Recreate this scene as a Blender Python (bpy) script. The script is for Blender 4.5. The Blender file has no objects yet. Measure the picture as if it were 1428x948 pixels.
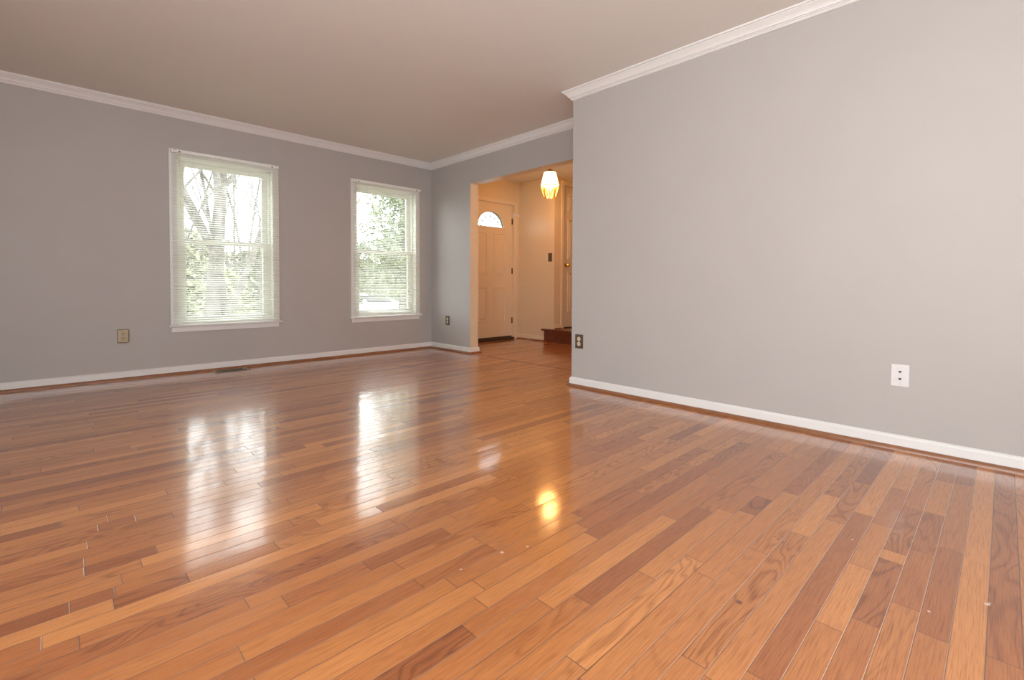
import bpy, bmesh, math, random
from mathutils import Vector, Matrix

# ------------------------------------------------------------------ camera
F_PX, CX, CY, W, H = 665.515, 714.0, 414.02, 1428.0, 948.0
YAW, PITCH, ROLL, CAM_Z = 0.7693, -0.0246, 0.0036, 0.8385
D = 5.3525        # inner face of the window wall (y)
X1 = 3.6812       # room face of the partition with the wide opening (x)
X1B = 3.805       # foyer face of that partition
X2 = 3.1373       # face of the near right wall (x)
Y2 = 2.5184       # where the near right wall ends (y)
XF = 5.337        # foyer side wall (x)
YO = 4.5314       # left jamb of the opening (y)
ZO = 2.0696       # head of the opening
YR = 4.62         # return wall by the landing (faces -y)
CEIL = 2.44
XL, YB = -1.95, -1.60   # left wall, rear wall

sc = bpy.context.scene
COL = sc.collection
F = Vector((math.sin(YAW)*math.cos(PITCH), math.cos(YAW)*math.cos(PITCH), math.sin(PITCH)))
R0 = Vector((math.cos(YAW), -math.sin(YAW), 0)); U0 = R0.cross(F)
R = math.cos(ROLL)*R0 + math.sin(ROLL)*U0
U = -math.sin(ROLL)*R0 + math.cos(ROLL)*U0
cam_data = bpy.data.cameras.new('camera')
cam = bpy.data.objects.new('camera', cam_data); COL.objects.link(cam)
m = Matrix((R, U, -F)).transposed().to_4x4(); m.translation = Vector((0, 0, CAM_Z))
cam.matrix_world = m
cam_data.sensor_fit = 'HORIZONTAL'; cam_data.sensor_width = 36.0
cam_data.lens = 36.0*F_PX/W
cam_data.shift_x = (W/2-CX)/W
cam_data.shift_y = (CY-H/2)/W
cam_data.clip_start = 0.02; cam_data.clip_end = 400
sc.camera = cam

# ------------------------------------------------------------------ world, lights, exposure
SKY = 7.2
w = bpy.data.worlds.new('overcast_sky'); sc.world = w; w.use_nodes = True
bg = w.node_tree.nodes['Background']
bg.inputs[0].default_value = (0.93, 0.97, 1.0, 1); bg.inputs[1].default_value = SKY

def area(name, loc, rot, sx, sy, power, color):
    l = bpy.data.lights.new(name, 'AREA'); l.shape = 'RECTANGLE'; l.size = sx; l.size_y = sy
    l.energy = power; l.color = color
    o = bpy.data.objects.new(name, l); COL.objects.link(o); o.location = loc; o.rotation_euler = rot
    return o
# unseen fill lights, added in made-up openings of the left and rear walls
area('left_fill', (XL-0.02, 0.10, 1.10), (0, -math.pi/2, 0), 2.0, 2.3, 27, (1.0, 0.97, 0.93))
area('rear_fill', (0.6, YB-0.02, 1.45), (math.pi/2, 0, math.pi), 1.7, 1.2, 97, (1.0, 0.97, 0.93))
# unseen fill light added to brighten the ceiling, an assumed flash behind the camera
area('ceiling_fill', (-0.2, -0.5, 1.25), (math.radians(150), 0, math.radians(-50)), 0.35, 0.35, 41, (1.0, 0.98, 0.95))

sc.view_settings.view_transform = 'Standard'
sc.view_settings.look = 'None'
sc.view_settings.exposure = 0.05
sc.view_settings.gamma = 1.0
sc.view_settings.use_curve_mapping = False
sc.cycles.max_bounces = 10
sc.cycles.diffuse_bounces = 6
sc.cycles.transparent_max_bounces = 24
sc.cycles.sample_clamp_indirect = 6.0
sc.cycles.use_denoising = True

# ------------------------------------------------------------------ materials
def s2l(c):
    return tuple(((v/255)/12.92 if v/255 <= 0.04045 else ((v/255+0.055)/1.055)**2.4) for v in c)
def new_mat(name):
    mt = bpy.data.materials.new(name); mt.use_nodes = True
    return mt, mt.node_tree.nodes, mt.node_tree.links, mt.node_tree.nodes['Principled BSDF']
def plain(name, col, rough=0.5, metal=0.0, coat=0.0, spec=0.5, noise=0.0, nscale=30, bump=0.0, bscale=200):
    mt, n, l, p = new_mat(name)
    p.inputs['Roughness'].default_value = rough; p.inputs['Metallic'].default_value = metal
    p.inputs['Coat Weight'].default_value = coat; p.inputs['Coat Roughness'].default_value = 0.1
    p.inputs['Specular IOR Level'].default_value = spec
    p.inputs['Base Color'].default_value = (*col, 1)
    tc = n.new('ShaderNodeTexCoord')
    if noise:
        nz = n.new('ShaderNodeTexNoise'); nz.inputs['Scale'].default_value = nscale; nz.inputs['Detail'].default_value = 4
        l.new(tc.outputs['Object'], nz.inputs['Vector'])
        r = n.new('ShaderNodeValToRGB')
        r.color_ramp.elements[0].position = 0.3; r.color_ramp.elements[1].position = 0.7
        r.color_ramp.elements[0].color = (*[v*(1-noise) for v in col], 1)
        r.color_ramp.elements[1].color = (*[min(1, v*(1+noise)) for v in col], 1)
        l.new(nz.outputs['Fac'], r.inputs['Fac']); l.new(r.outputs['Color'], p.inputs['Base Color'])
    if bump:
        nb = n.new('ShaderNodeTexNoise'); nb.inputs['Scale'].default_value = bscale; nb.inputs['Detail'].default_value = 3
        l.new(tc.outputs['Object'], nb.inputs['Vector'])
        b = n.new('ShaderNodeBump'); b.inputs['Strength'].default_value = bump; b.inputs['Distance'].default_value = 0.001
        l.new(nb.outputs['Fac'], b.inputs['Height']); l.new(b.outputs['Normal'], p.inputs['Normal'])
    return mt

M = {}
M['grey_paint'] = plain('grey_wall_paint', (0.415, 0.392, 0.376), 0.55, noise=0.015, nscale=3, bump=0.15, bscale=350)
M['cream_paint'] = plain('cream_wall_paint', (0.66, 0.56, 0.40), 0.30, noise=0.02, nscale=4, bump=0.15, bscale=250)
M['ceiling_paint'] = plain('ceiling_paint', (0.73, 0.715, 0.675), 0.8, noise=0.01, nscale=3, bump=0.2, bscale=300)
M['white_trim'] = plain('white_trim_paint', (0.71, 0.70, 0.69), 0.35, noise=0.01, nscale=8)
M['white_vinyl'] = plain('white_vinyl_frame', (0.80, 0.81, 0.77), 0.35)
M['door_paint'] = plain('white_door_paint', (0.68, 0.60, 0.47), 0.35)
M['plate_white'] = plain('white_plastic_plate', (0.64, 0.62, 0.62), 0.35)
M['plate_brown'] = plain('bronze_brown_plate', (0.105, 0.082, 0.055), 0.38, metal=0.3)
M['plate_tan'] = plain('tan_metal_plate', (0.32, 0.25, 0.17), 0.36, metal=0.5)
M['ivory'] = plain('ivory_plastic', (0.62, 0.50, 0.34), 0.4)
M['ivory_dull'] = plain('dull_ivory_plastic', (0.30, 0.235, 0.12), 0.4)
M['dark'] = plain('dark_recess', (0.015, 0.012, 0.010), 0.6)
M['screw'] = plain('steel_screw', (0.45, 0.43, 0.40), 0.35, metal=0.9)
M['brass'] = plain('polished_brass', (0.72, 0.42, 0.12), 0.25, metal=1.0)
M['bronze'] = plain('dark_bronze', (0.10, 0.07, 0.045), 0.4, metal=0.7)
M['vent'] = plain('brown_register_metal', (0.15, 0.12, 0.09), 0.4, metal=0.4)
M['step_wood'] = plain('dark_red_step_wood', (0.13, 0.040, 0.020), 0.3, coat=0.3, noise=0.3, nscale=14)
M['cord'] = plain('white_cord', (0.70, 0.70, 0.66), 0.7)
M['bark'] = plain('grey_bark', (0.17, 0.155, 0.145), 0.9, noise=0.4, nscale=6)
M['leaf'] = plain('evergreen_foliage', (0.20, 0.225, 0.15), 0.8, noise=0.3, nscale=2)
M['leaf_pale'] = plain('pale_shrub_foliage', (0.34, 0.35, 0.24), 0.8, noise=0.3, nscale=3)
M['lawn'] = plain('dry_winter_lawn', (0.26, 0.25, 0.15), 0.95, noise=0.3, nscale=1.2)
M['asphalt'] = plain('pale_concrete_drive', (0.50, 0.50, 0.50), 0.9, noise=0.08, nscale=2)
M['car_paint'] = plain('white_car_paint', (0.70, 0.71, 0.73), 0.3, coat=0.8)
M['car_glass'] = plain('car_window_glass', (0.03, 0.035, 0.04), 0.08)
M['tyre'] = plain('black_tyre', (0.02, 0.02, 0.02), 0.8)
M['brick'] = plain('tan_house_siding', (0.46, 0.38, 0.30), 0.9, noise=0.1, nscale=9)
M['roofing'] = plain('grey_shingle', (0.16, 0.15, 0.15), 0.9, noise=0.2, nscale=10)

# blind slats: thin translucent vinyl
mt, n, l, p = new_mat('white_blind_slat')
p.inputs['Base Color'].default_value = (0.78, 0.78, 0.73, 1); p.inputs['Roughness'].default_value = 0.4
tr = n.new('ShaderNodeBsdfTranslucent'); tr.inputs['Color'].default_value = (0.80, 0.82, 0.72, 1)
mx = n.new('ShaderNodeMixShader'); mx.inputs[0].default_value = 0.16
l.new(p.outputs[0], mx.inputs[1]); l.new(tr.outputs[0], mx.inputs[2])
l.new(mx.outputs[0], n['Material Output'].inputs[0]); M['slat'] = mt

# window glass
def glass(name, tint=(1, 1, 1)):
    mt, n, l, p = new_mat(name); n.remove(p)
    t = n.new('ShaderNodeBsdfTransparent'); t.inputs['Color'].default_value = (*tint, 1)
    g = n.new('ShaderNodeBsdfGlossy'); g.inputs['Roughness'].default_value = 0.02
    lw = n.new('ShaderNodeLayerWeight'); lw.inputs['Blend'].default_value = 0.5   # thin pane: same reflectance from either side
    pw = n.new('ShaderNodeMath'); pw.operation = 'POWER'; pw.inputs[1].default_value = 5.0; l.new(lw.outputs['Facing'], pw.inputs[0])
    fr = n.new('ShaderNodeMath'); fr.operation = 'MULTIPLY_ADD'; fr.inputs[1].default_value = 0.92; fr.inputs[2].default_value = 0.06; l.new(pw.outputs[0], fr.inputs[0])
    mx = n.new('ShaderNodeMixShader')
    l.new(fr.outputs[0], mx.inputs[0]); l.new(t.outputs[0], mx.inputs[1]); l.new(g.outputs[0], mx.inputs[2])
    l.new(mx.outputs[0], n['Material Output'].inputs[0]); return mt
M['glass'] = glass('clear_window_glass', (0.97, 0.99, 0.97))
M['lamp_glass'] = glass('bevelled_lamp_glass', (1.0, 0.96, 0.86))
# translucent leaded fanlight glass
mt, n, l, p = new_mat('obscured_fanlight_glass')
p.inputs['Base Color'].default_value = (0.9, 0.93, 0.93, 1); p.inputs['Roughness'].default_value = 0.15
t = n.new('ShaderNodeBsdfTransparent'); t.inputs['Color'].default_value = (0.90, 0.96, 0.98, 1)
mx = n.new('ShaderNodeMixShader'); mx.inputs[0].default_value = 0.85
l.new(p.outputs[0], mx.inputs[1]); l.new(t.outputs[0], mx.inputs[2])
l.new(mx.outputs[0], n['Material Output'].inputs[0]); M['fan_glass'] = mt
def emit(name, col, s):
    mt, n, l, p = new_mat(name); p.inputs['Base Color'].default_value = (*col, 1)
    p.inputs['Emission Color'].default_value = (*col, 1); p.inputs['Emission Strength'].default_value = s
    return mt
M['lit_glass'] = emit('frosted_lit_glass', (1.0, 0.80, 0.50), 2.6)
M['bulb'] = emit('candle_bulb_glow', (1.0, 0.66, 0.30), 14.0)

# oak strip floor: tone per board in a face attribute, metres along/across the board in the UVs
def oak(name, gain=1.0, use_attr=True, rough=0.19, base=None):
    mt, n, l, p = new_mat(name)
    def math_(op, a, b=None, c=None):
        q = n.new('ShaderNodeMath'); q.operation = op
        for i, v in enumerate((a, b, c)):
            if v is None: continue
            if isinstance(v, (int, float)): q.inputs[i].default_value = v
            else: l.new(v, q.inputs[i])
        return q.outputs[0]
    uv = n.new('ShaderNodeUVMap'); uv.uv_map = 'board'
    sep = n.new('ShaderNodeSeparateXYZ'); l.new(uv.outputs[0], sep.inputs[0])
    at = n.new('ShaderNodeAttribute'); at.attribute_name = 'tone'
    sp = n.new('ShaderNodeSeparateColor'); l.new(at.outputs['Color'], sp.inputs[0])
    tone, seed, fig = sp.outputs[0], sp.outputs[1], sp.outputs[2]
    at2 = n.new('ShaderNodeAttribute'); at2.attribute_name = 'length'
    blen = at2.outputs['Fac']
    # grain coordinates, shifted per board
    offx = math_('MULTIPLY', seed, 37.0); offy = math_('MULTIPLY', seed, 91.0)
    gx = math_('ADD', sep.outputs[0], offx); gy = math_('ADD', sep.outputs[1], offy)
    cmb = n.new('ShaderNodeCombineXYZ')
    l.new(math_('MULTIPLY', gx, 3.0), cmb.inputs[0]); l.new(math_('MULTIPLY', gy, 115.0), cmb.inputs[1])
    fine = n.new('ShaderNodeTexNoise'); fine.inputs['Scale'].default_value = 3.0; fine.inputs['Detail'].default_value = 5
    fine.inputs['Roughness'].default_value = 0.65; l.new(cmb.outputs[0], fine.inputs['Vector'])
    # cathedral figure: contour bands of a stretched noise
    cm2 = n.new('ShaderNodeCombineXYZ')
    l.new(math_('MULTIPLY', gx, 2.1), cm2.inputs[0]); l.new(math_('MULTIPLY', gy, 11.0), cm2.inputs[1])
    big = n.new('ShaderNodeTexNoise'); big.inputs['Scale'].default_value = 1.0; big.inputs['Detail'].default_value = 1.5
    big.inputs['Distortion'].default_value = 0.5
    l.new(cm2.outputs[0], big.inputs['Vector'])
    wv = math_('SINE', math_('MULTIPLY', big.outputs['Fac'], 78.0))
    band = math_('POWER', math_('ADD', math_('MULTIPLY', wv, 0.5), 0.5), 3.0)
    wob = n.new('ShaderNodeTexNoise'); wob.inputs['Scale'].default_value = 2.5; wob.inputs['Detail'].default_value = 2
    cm3 = n.new('ShaderNodeCombineXYZ'); l.new(gx, cm3.inputs[0]); l.new(math_('MULTIPLY', gy, 4.0), cm3.inputs[1])
    l.new(cm3.outputs[0], wob.inputs['Vector'])
    # base tone ramp
    r = n.new('ShaderNodeValToRGB'); cr = r.color_ramp
    cols = [(0.0, (148, 86, 48)), (0.25, (169, 103, 57)), (0.5, (185, 118, 65)), (0.75, (196, 129, 72)), (1.0, (208, 140, 80))]
    cr.elements[0].position = 0; cr.elements[1].position = 1
    for pos, c in cols[1:-1]:
        e = cr.elements.new(pos); e.color = (*[v*gain for v in s2l(c)], 1)
    cr.elements[0].color = (*[v*gain for v in s2l(cols[0][1])], 1)
    cr.elements[len(cr.elements)-1].color = (*[v*gain for v in s2l(cols[-1][1])], 1)
    tn = math_('ADD', tone if use_attr else 0.35, math_('MULTIPLY', math_('SUBTRACT', wob.outputs['Fac'], 0.5), 0.30))
    l.new(tn, r.inputs['Fac'])
    # darken by grain
    d1 = math_('MULTIPLY', math_('MULTIPLY', band, fig), 0.30)
    fr = n.new('ShaderNodeMapRange'); fr.inputs['From Min'].default_value = 0.45; fr.inputs['From Max'].default_value = 0.75
    l.new(fine.outputs['Fac'], fr.inputs['Value'])
    d2 = math_('MULTIPLY', fr.outputs[0], 0.46)
    dark = math_('SUBTRACT', 1.0, math_('ADD', d1, d2))
    # seams between boards
    BW = 0.0602
    ex = math_('MINIMUM', sep.outputs[0], math_('SUBTRACT', blen, sep.outputs[0]))
    ey = math_('MINIMUM', sep.outputs[1], math_('SUBTRACT', BW, sep.outputs[1]))
    e = math_('MINIMUM', ex, ey)
    seam = n.new('ShaderNodeMapRange'); seam.inputs['From Min'].default_value = 0.0004; seam.inputs['From Max'].default_value = 0.0016
    l.new(e, seam.inputs['Value'])
    mul = n.new('ShaderNodeMixRGB'); mul.blend_type = 'MULTIPLY'; mul.inputs[0].default_value = 1
    l.new(r.outputs[0], mul.inputs[1])
    cc = n.new('ShaderNodeCombineColor')
    l.new(dark, cc.inputs[0])
    l.new(math_('POWER', dark, 1.25), cc.inputs[1]); l.new(math_('POWER', dark, 1.35), cc.inputs[2])
    l.new(cc.outputs[0], mul.inputs[2])
    col = mul.outputs[0]
    if use_attr:
        sm = n.new('ShaderNodeMixRGB'); l.new(seam.outputs[0], sm.inputs[0]); l.new(col, sm.inputs[2])
        # some long seams get a painted pale edge glint, the rest are dark
        sc2 = n.new('ShaderNodeMixRGB'); at3 = n.new('ShaderNodeAttribute'); at3.attribute_name = 'glint_seam'
        sc2.inputs[1].default_value = (0.13, 0.058, 0.03, 1); sc2.inputs[2].default_value = (0.62, 0.46, 0.34, 1)
        lo = math_('LESS_THAN', sep.outputs[1], 0.002)
        l.new(math_('MULTIPLY', lo, at3.outputs['Fac']), sc2.inputs[0]); l.new(sc2.outputs[0], sm.inputs[1])
        col = sm.outputs[0]
        # scuffs and specks with a place of their own
        geo = n.new('ShaderNodeNewGeometry')
        spots = [(1.721, 0.506, 0.006, 0), (1.735, 0.520, 0.004, 0), (1.712, 0.488, 0.005, 0), (1.302, 0.474, 0.010, 0),
                 (1.008, 1.082, 0.007, 1), (1.09, 1.05, 0.005, 1), (0.86, 1.10, 0.004, 1), (1.768, 0.016, 0.007, 1), (1.778, 0.012, 0.004, 1),
                 (1.62, 0.12, 0.004, 1), (1.90, 0.335, 0.004, 1)]
        for (sx, sy, sr, pale) in spots:
            dv = n.new('ShaderNodeVectorMath'); dv.operation = 'DISTANCE'; dv.inputs[1].default_value = (sx, sy, 0)
            l.new(geo.outputs['Position'], dv.inputs[0])
            mr = n.new('ShaderNodeMapRange'); mr.inputs['From Min'].default_value = sr*0.6; mr.inputs['From Max'].default_value = sr
            l.new(dv.outputs['Value'], mr.inputs['Value'])
            mm = n.new('ShaderNodeMixRGB'); l.new(mr.outputs[0], mm.inputs[0]); l.new(col, mm.inputs[2])
            mm.inputs[1].default_value = (0.66, 0.50, 0.44, 1) if pale else (0.16, 0.06, 0.035, 1)
            col = mm.outputs[0]
    l.new(col, p.inputs['Base Color'])
    p.inputs['Roughness'].default_value = rough + 0.16
    p.inputs['Specular IOR Level'].default_value = 0.25
    p.inputs['Coat Weight'].default_value = 1.0; p.inputs['Coat IOR'].default_value = 1.70
    p.inputs['Coat Roughness'].default_value = 0.11
    # relief: grooves and a slight crown / tilt to each board
    cup = math_('MULTIPLY', math_('POWER', math_('DIVIDE', math_('SUBTRACT', sep.outputs[1], BW/2), BW/2), 2.0), -0.00005)
    tilt = math_('MULTIPLY', math_('SUBTRACT', seed, 0.5), math_('MULTIPLY', math_('SUBTRACT', sep.outputs[1], BW/2), 0.020))
    groove = math_('MULTIPLY', seam.outputs[0], 0.00055)
    wav = n.new('ShaderNodeTexNoise'); wav.inputs['Scale'].default_value = 9; wav.inputs['Detail'].default_value = 1
    tco = n.new('ShaderNodeTexCoord'); l.new(tco.outputs['Object'], wav.inputs['Vector'])
    wv2 = math_('MULTIPLY', wav.outputs['Fac'], 0.0005)
    fn = math_('MULTIPLY', fine.outputs['Fac'], 0.00003)
    hh = math_('ADD', math_('ADD', math_('ADD', cup, tilt), groove), math_('ADD', wv2, fn))
    b = n.new('ShaderNodeBump'); b.inputs['Strength'].default_value = 1.0; b.inputs['Distance'].default_value = 1.0
    l.new(hh, b.inputs['Height'])
    if use_attr:
        l.new(b.outputs['Normal'], p.inputs['Normal']); l.new(b.outputs['Normal'], p.inputs['Coat Normal'])
    return mt
M['oak'] = oak('oak_strip_floor', gain=0.95)
M['oak_trim'] = plain('oak_quarter_round', s2l((134, 86, 54)), 0.3, coat=0.5, noise=0.15, nscale=9)

# ------------------------------------------------------------------ mesh helpers
def finish(name, bm, mats, parent=None, smooth=False):
    me = bpy.data.meshes.new(name)
    bmesh.ops.recalc_face_normals(bm, faces=bm.faces)
    bm.to_mesh(me); bm.free()
    for k in (mats if isinstance(mats, (list, tuple)) else [mats]): me.materials.append(M[k])
    if smooth:
        for f in me.polygons: f.use_smooth = True
    o = bpy.data.objects.new(name, me); COL.objects.link(o)
    if parent is not None: o.parent = parent
    return o
def bx(bm, a, b, mi=0, bev=0.0):
    a = Vector(a); b = Vector(b); lo = Vector(map(min, a, b)); hi = Vector(map(max, a, b))
    r = bmesh.ops.create_cube(bm, size=1.0); vs = r['verts']
    for v in vs:
        v.co = Vector([(lo[i]+hi[i])/2 + v.co[i]*(hi[i]-lo[i]) for i in range(3)])
    fs = set(f for v in vs for f in v.link_faces)
    for f in fs: f.material_index = mi
    if bev:
        es = set(e for v in vs for e in v.link_edges)
        bmesh.ops.bevel(bm, geom=list(es), offset=bev, segments=2, affect='EDGES', profile=0.5)
def cyl(bm, p0, p1, r0, r1=None, seg=16, mi=0):
    p0 = Vector(p0); p1 = Vector(p1); r1 = r0 if r1 is None else r1
    d = p1-p0; q = d.to_track_quat('Z', 'Y').to_matrix().to_4x4(); q.translation = (p0+p1)/2
    r = bmesh.ops.create_cone(bm, cap_ends=True, segments=seg, radius1=max(r0, 1e-5), radius2=max(r1, 1e-5), depth=d.length, matrix=q)
    for f in set(f for v in r['verts'] for f in v.link_faces): f.material_index = mi
def lathe(bm, prof, origin, axis='Z', seg=24, mi=0):
    o = Vector(origin); rings = []
    for (r, h) in prof:
        ring = []
        for i in range(seg):
            a = 2*math.pi*i/seg; c, s = r*math.cos(a), r*math.sin(a)
            v = Vector((c, s, h)) if axis == 'Z' else (Vector((c, h, s)) if axis == 'Y' else Vector((h, c, s)))
            ring.append(bm.verts.new(o+v))
        rings.append(ring)
    for k in range(len(rings)-1):
        for i in range(seg):
            f = bm.faces.new((rings[k][i], rings[k][(i+1) % seg], rings[k+1][(i+1) % seg], rings[k+1][i])); f.material_index = mi
    bm.faces.new(rings[0]).material_index = mi; bm.faces.new(rings[-1]).material_index = mi
def tube(bm, pts, r, seg=6):
    for a, b in zip(pts[:-1], pts[1:]): cyl(bm, a, b, r, seg=seg)
def struct(o, label=None):
    o['kind'] = 'structure'
    if label: o['label'] = label
    return o
def empty(name, loc=(0, 0, 0), rz=0.0):
    o = bpy.data.objects.new(name, None); COL.objects.link(o); o.location = loc; o.rotation_euler = (0, 0, rz)
    o.empty_display_size = 0.1
    return o
def tag(o, label, cat, group=None):
    o['label'] = label; o['category'] = cat
    if group: o['group'] = group
    return o

# strip with mitred ends: profile (out, z) swept from a to b, cut by the bisector planes
def moulding(name, path, i, closed, prof, mat, kind_label=None):
    """segment i of a polyline; room interior lies on the LEFT of the travel direction"""
    n_ = len(path)
    def pt(k): return Vector(path[k % n_]).to_2d() if closed else Vector(path[max(0, min(n_-1, k))]).to_2d()
    def norm_dir(a, b):
        d = (b-a); return d.normalized() if d.length > 1e-9 else None
    a, b = pt(i), pt(i+1); d = norm_dir(a, b); nrm = Vector((-d.y, d.x))
    dp = norm_dir(pt(i-1), a) if (closed or i > 0) else None
    dn = norm_dir(b, pt(i+2)) if (closed or i+2 < n_) else None
    def corner(p, d1, d2, out):
        if d1 is None or d2 is None: return p + nrm*out
        n1 = Vector((-d1.y, d1.x)); n2 = Vector((-d2.y, d2.x)); s = n1+n2
        k = out/(1+n1.dot(n2)); return p + s*k
    bm = bmesh.new(); A = []; B = []
    for (o_, z) in prof:
        qa = corner(a, dp if dp else d, d, o_); qb = corner(b, d, dn if dn else d, o_)
        A.append(bm.verts.new((qa.x, qa.y, z))); B.append(bm.verts.new((qb.x, qb.y, z)))
    k = len(prof)
    for j in range(k): bm.faces.new((A[j], A[(j+1) % k], B[(j+1) % k], B[j]))
    bm.faces.new(A); bm.faces.new(B)
    o = finish(name, bm, mat); struct(o, kind_label); return o

CROWN = [(0.0, CEIL), (0.068, CEIL), (0.068, CEIL-0.011), (0.058, CEIL-0.012), (0.058, CEIL-0.018), (0.050, CEIL-0.024), (0.040, CEIL-0.033),
         (0.032, CEIL-0.044), (0.029, CEIL-0.053), (0.020, CEIL-0.054), (0.020, CEIL-0.059), (0.012, CEIL-0.061), (0.014, CEIL-0.069), (0.008, CEIL-0.074), (0.0, CEIL-0.074)]
BASE = [(0.0, 0.0), (0.013, 0.0), (0.013, 0.060), (0.010, 0.067), (0.005, 0.072), (0.0, 0.0745)]
QR = [(0.013, 0.0), (0.033, 0.0), (0.0325, 0.006), (0.030, 0.0115), (0.026, 0.016), (0.021, 0.019), (0.013, 0.0205)]
SHOE = [(0.013, 0.0), (0.026, 0.0), (0.025, 0.010), (0.019, 0.016), (0.013, 0.017)]

# ------------------------------------------------------------------ walls
def wall_holes(bm, axis, c0, c1, u0, u1, z0, z1, holes, mi=0):
    """box wall; axis 'y': slab between y=c0..c1 spanning x; 'x': slab between x=c0..c1 spanning y"""
    us = sorted(set([u0, u1]+[h[0] for h in holes]+[h[1] for h in holes])); zs = sorted(set([z0, z1]+[h[2] for h in holes]+[h[3] for h in holes]))
    for i in range(len(us)-1):
        for j in range(len(zs)-1):
            uc, zc = (us[i]+us[i+1])/2, (zs[j]+zs[j+1])/2
            if any(h[0] < uc < h[1] and h[2] < zc < h[3] for h in holes): continue
            if axis == 'y': bx(bm, (us[i], c0, zs[j]), (us[i+1], c1, zs[j+1]), mi)
            else: bx(bm, (c0, us[i], zs[j]), (c1, us[i+1], zs[j+1]), mi)

CAS = 0.060
WIN = [(0.796, 1.7453), (2.5424, 3.4854)]     # outer edges of the casings
WZ0, WZ1 = 0.4579, 2.0829                     # stool top, casing top
WT = 0.15                                     # thickness of the outer wall
holes = [(a+CAS-0.008, b-CAS+0.008, WZ0-0.02, WZ1-CAS+0.008) for a, b in WIN]
bm = bmesh.new(); wall_holes(bm, 'y', D, D+WT, XL-0.15, 3.743, 0, CEIL, holes)
struct(finish('wall_front', bm, 'grey_paint'), 'grey painted wall with the two windows')
DX0, DX1, DZ1 = 4.285, 5.212, 2.078           # front door opening
bm = bmesh.new(); wall_holes(bm, 'y', D, D+WT, 3.743, XF+0.12, 0, CEIL, [(DX0-0.01, DX1+0.01, 0, DZ1+0.01)])
struct(finish('wall_foyer_front', bm, 'cream_paint'), 'cream foyer wall around the front door')
# partition with the wide opening: grey on the room side, cream in the opening and foyer
bm = bmesh.new(); bx(bm, (X1, YO, 0), (X1B, D, CEIL)); bx(bm, (X1, Y2, ZO), (X1B, YO, CEIL))
o = finish('wall_partition', bm, ['grey_paint', 'cream_paint'])
for f in o.data.polygons: f.material_index = 0 if f.normal.x < -0.5 else 1
struct(o, 'grey partition wall with wide cased-free opening to the foyer')
# near right wall block
bm = bmesh.new(); bx(bm, (X2, YB-0.15, 0), (X1B, Y2, CEIL))
o = finish('wall_right', bm, ['grey_paint', 'cream_paint'])
for f in o.data.polygons: f.material_index = 1 if f.normal.x > 0.5 else 0
struct(o, 'near right grey wall')
# foyer side wall, landing recess
bm = bmesh.new(); bx(bm, (XF, YR, 0), (XF+0.12, D, CEIL)); struct(finish('wall_foyer_side', bm, 'cream_paint'), 'cream foyer side wall')
CX0, CX1, CZ0, CZ1 = 5.545, 6.36, 0.19, 2.335  # closet door opening
bm = bmesh.new(); wall_holes(bm, 'y', YR, YR+0.12, XF+0.12, 7.1, 0, CEIL, [(CX0-0.012, CX1+0.012, 0.149, CZ1+0.012)])
struct(finish('wall_landing_back', bm, 'cream_paint'), 'cream wall with the second door, on the landing')
bm = bmesh.new(); bx(bm, (7.1, 2.0, 0), (7.22, YR+0.8, CEIL)); struct(finish('wall_landing_end', bm, 'cream_paint'))
bm = bmesh.new(); bx(bm, (5.45, YR+0.68, 0), (7.1, YR+0.8, CEIL)); struct(finish('wall_closet_back', bm, 'cream_paint'))
bm = bmesh.new(); bx(bm, (X1B, 2.0, 0), (7.1, 2.12, CEIL)); struct(finish('wall_foyer_rear', bm, 'cream_paint'))
# unseen walls behind and left of the camera, with openings added for the fill lights
bm = bmesh.new(); wall_holes(bm, 'x', XL-0.15, XL, YB, D, 0, CEIL, [(-1.10, 1.30, 0.02, 2.12)]); struct(finish('wall_left', bm, 'grey_paint'))
bm = bmesh.new(); wall_holes(bm, 'y', YB-0.15, YB, XL-0.15, X2, 0, CEIL, [(-0.3, 1.5, 0.8, 2.1)]); struct(finish('wall_rear', bm, 'grey_paint'))
# ceiling
bm = bmesh.new(); bx(bm, (XL-0.15, YB-0.15, CEIL), (7.22, D+WT, CEIL+0.12)); struct(finish('ceiling', bm, 'ceiling_paint'), 'beige white flat ceiling')

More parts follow.
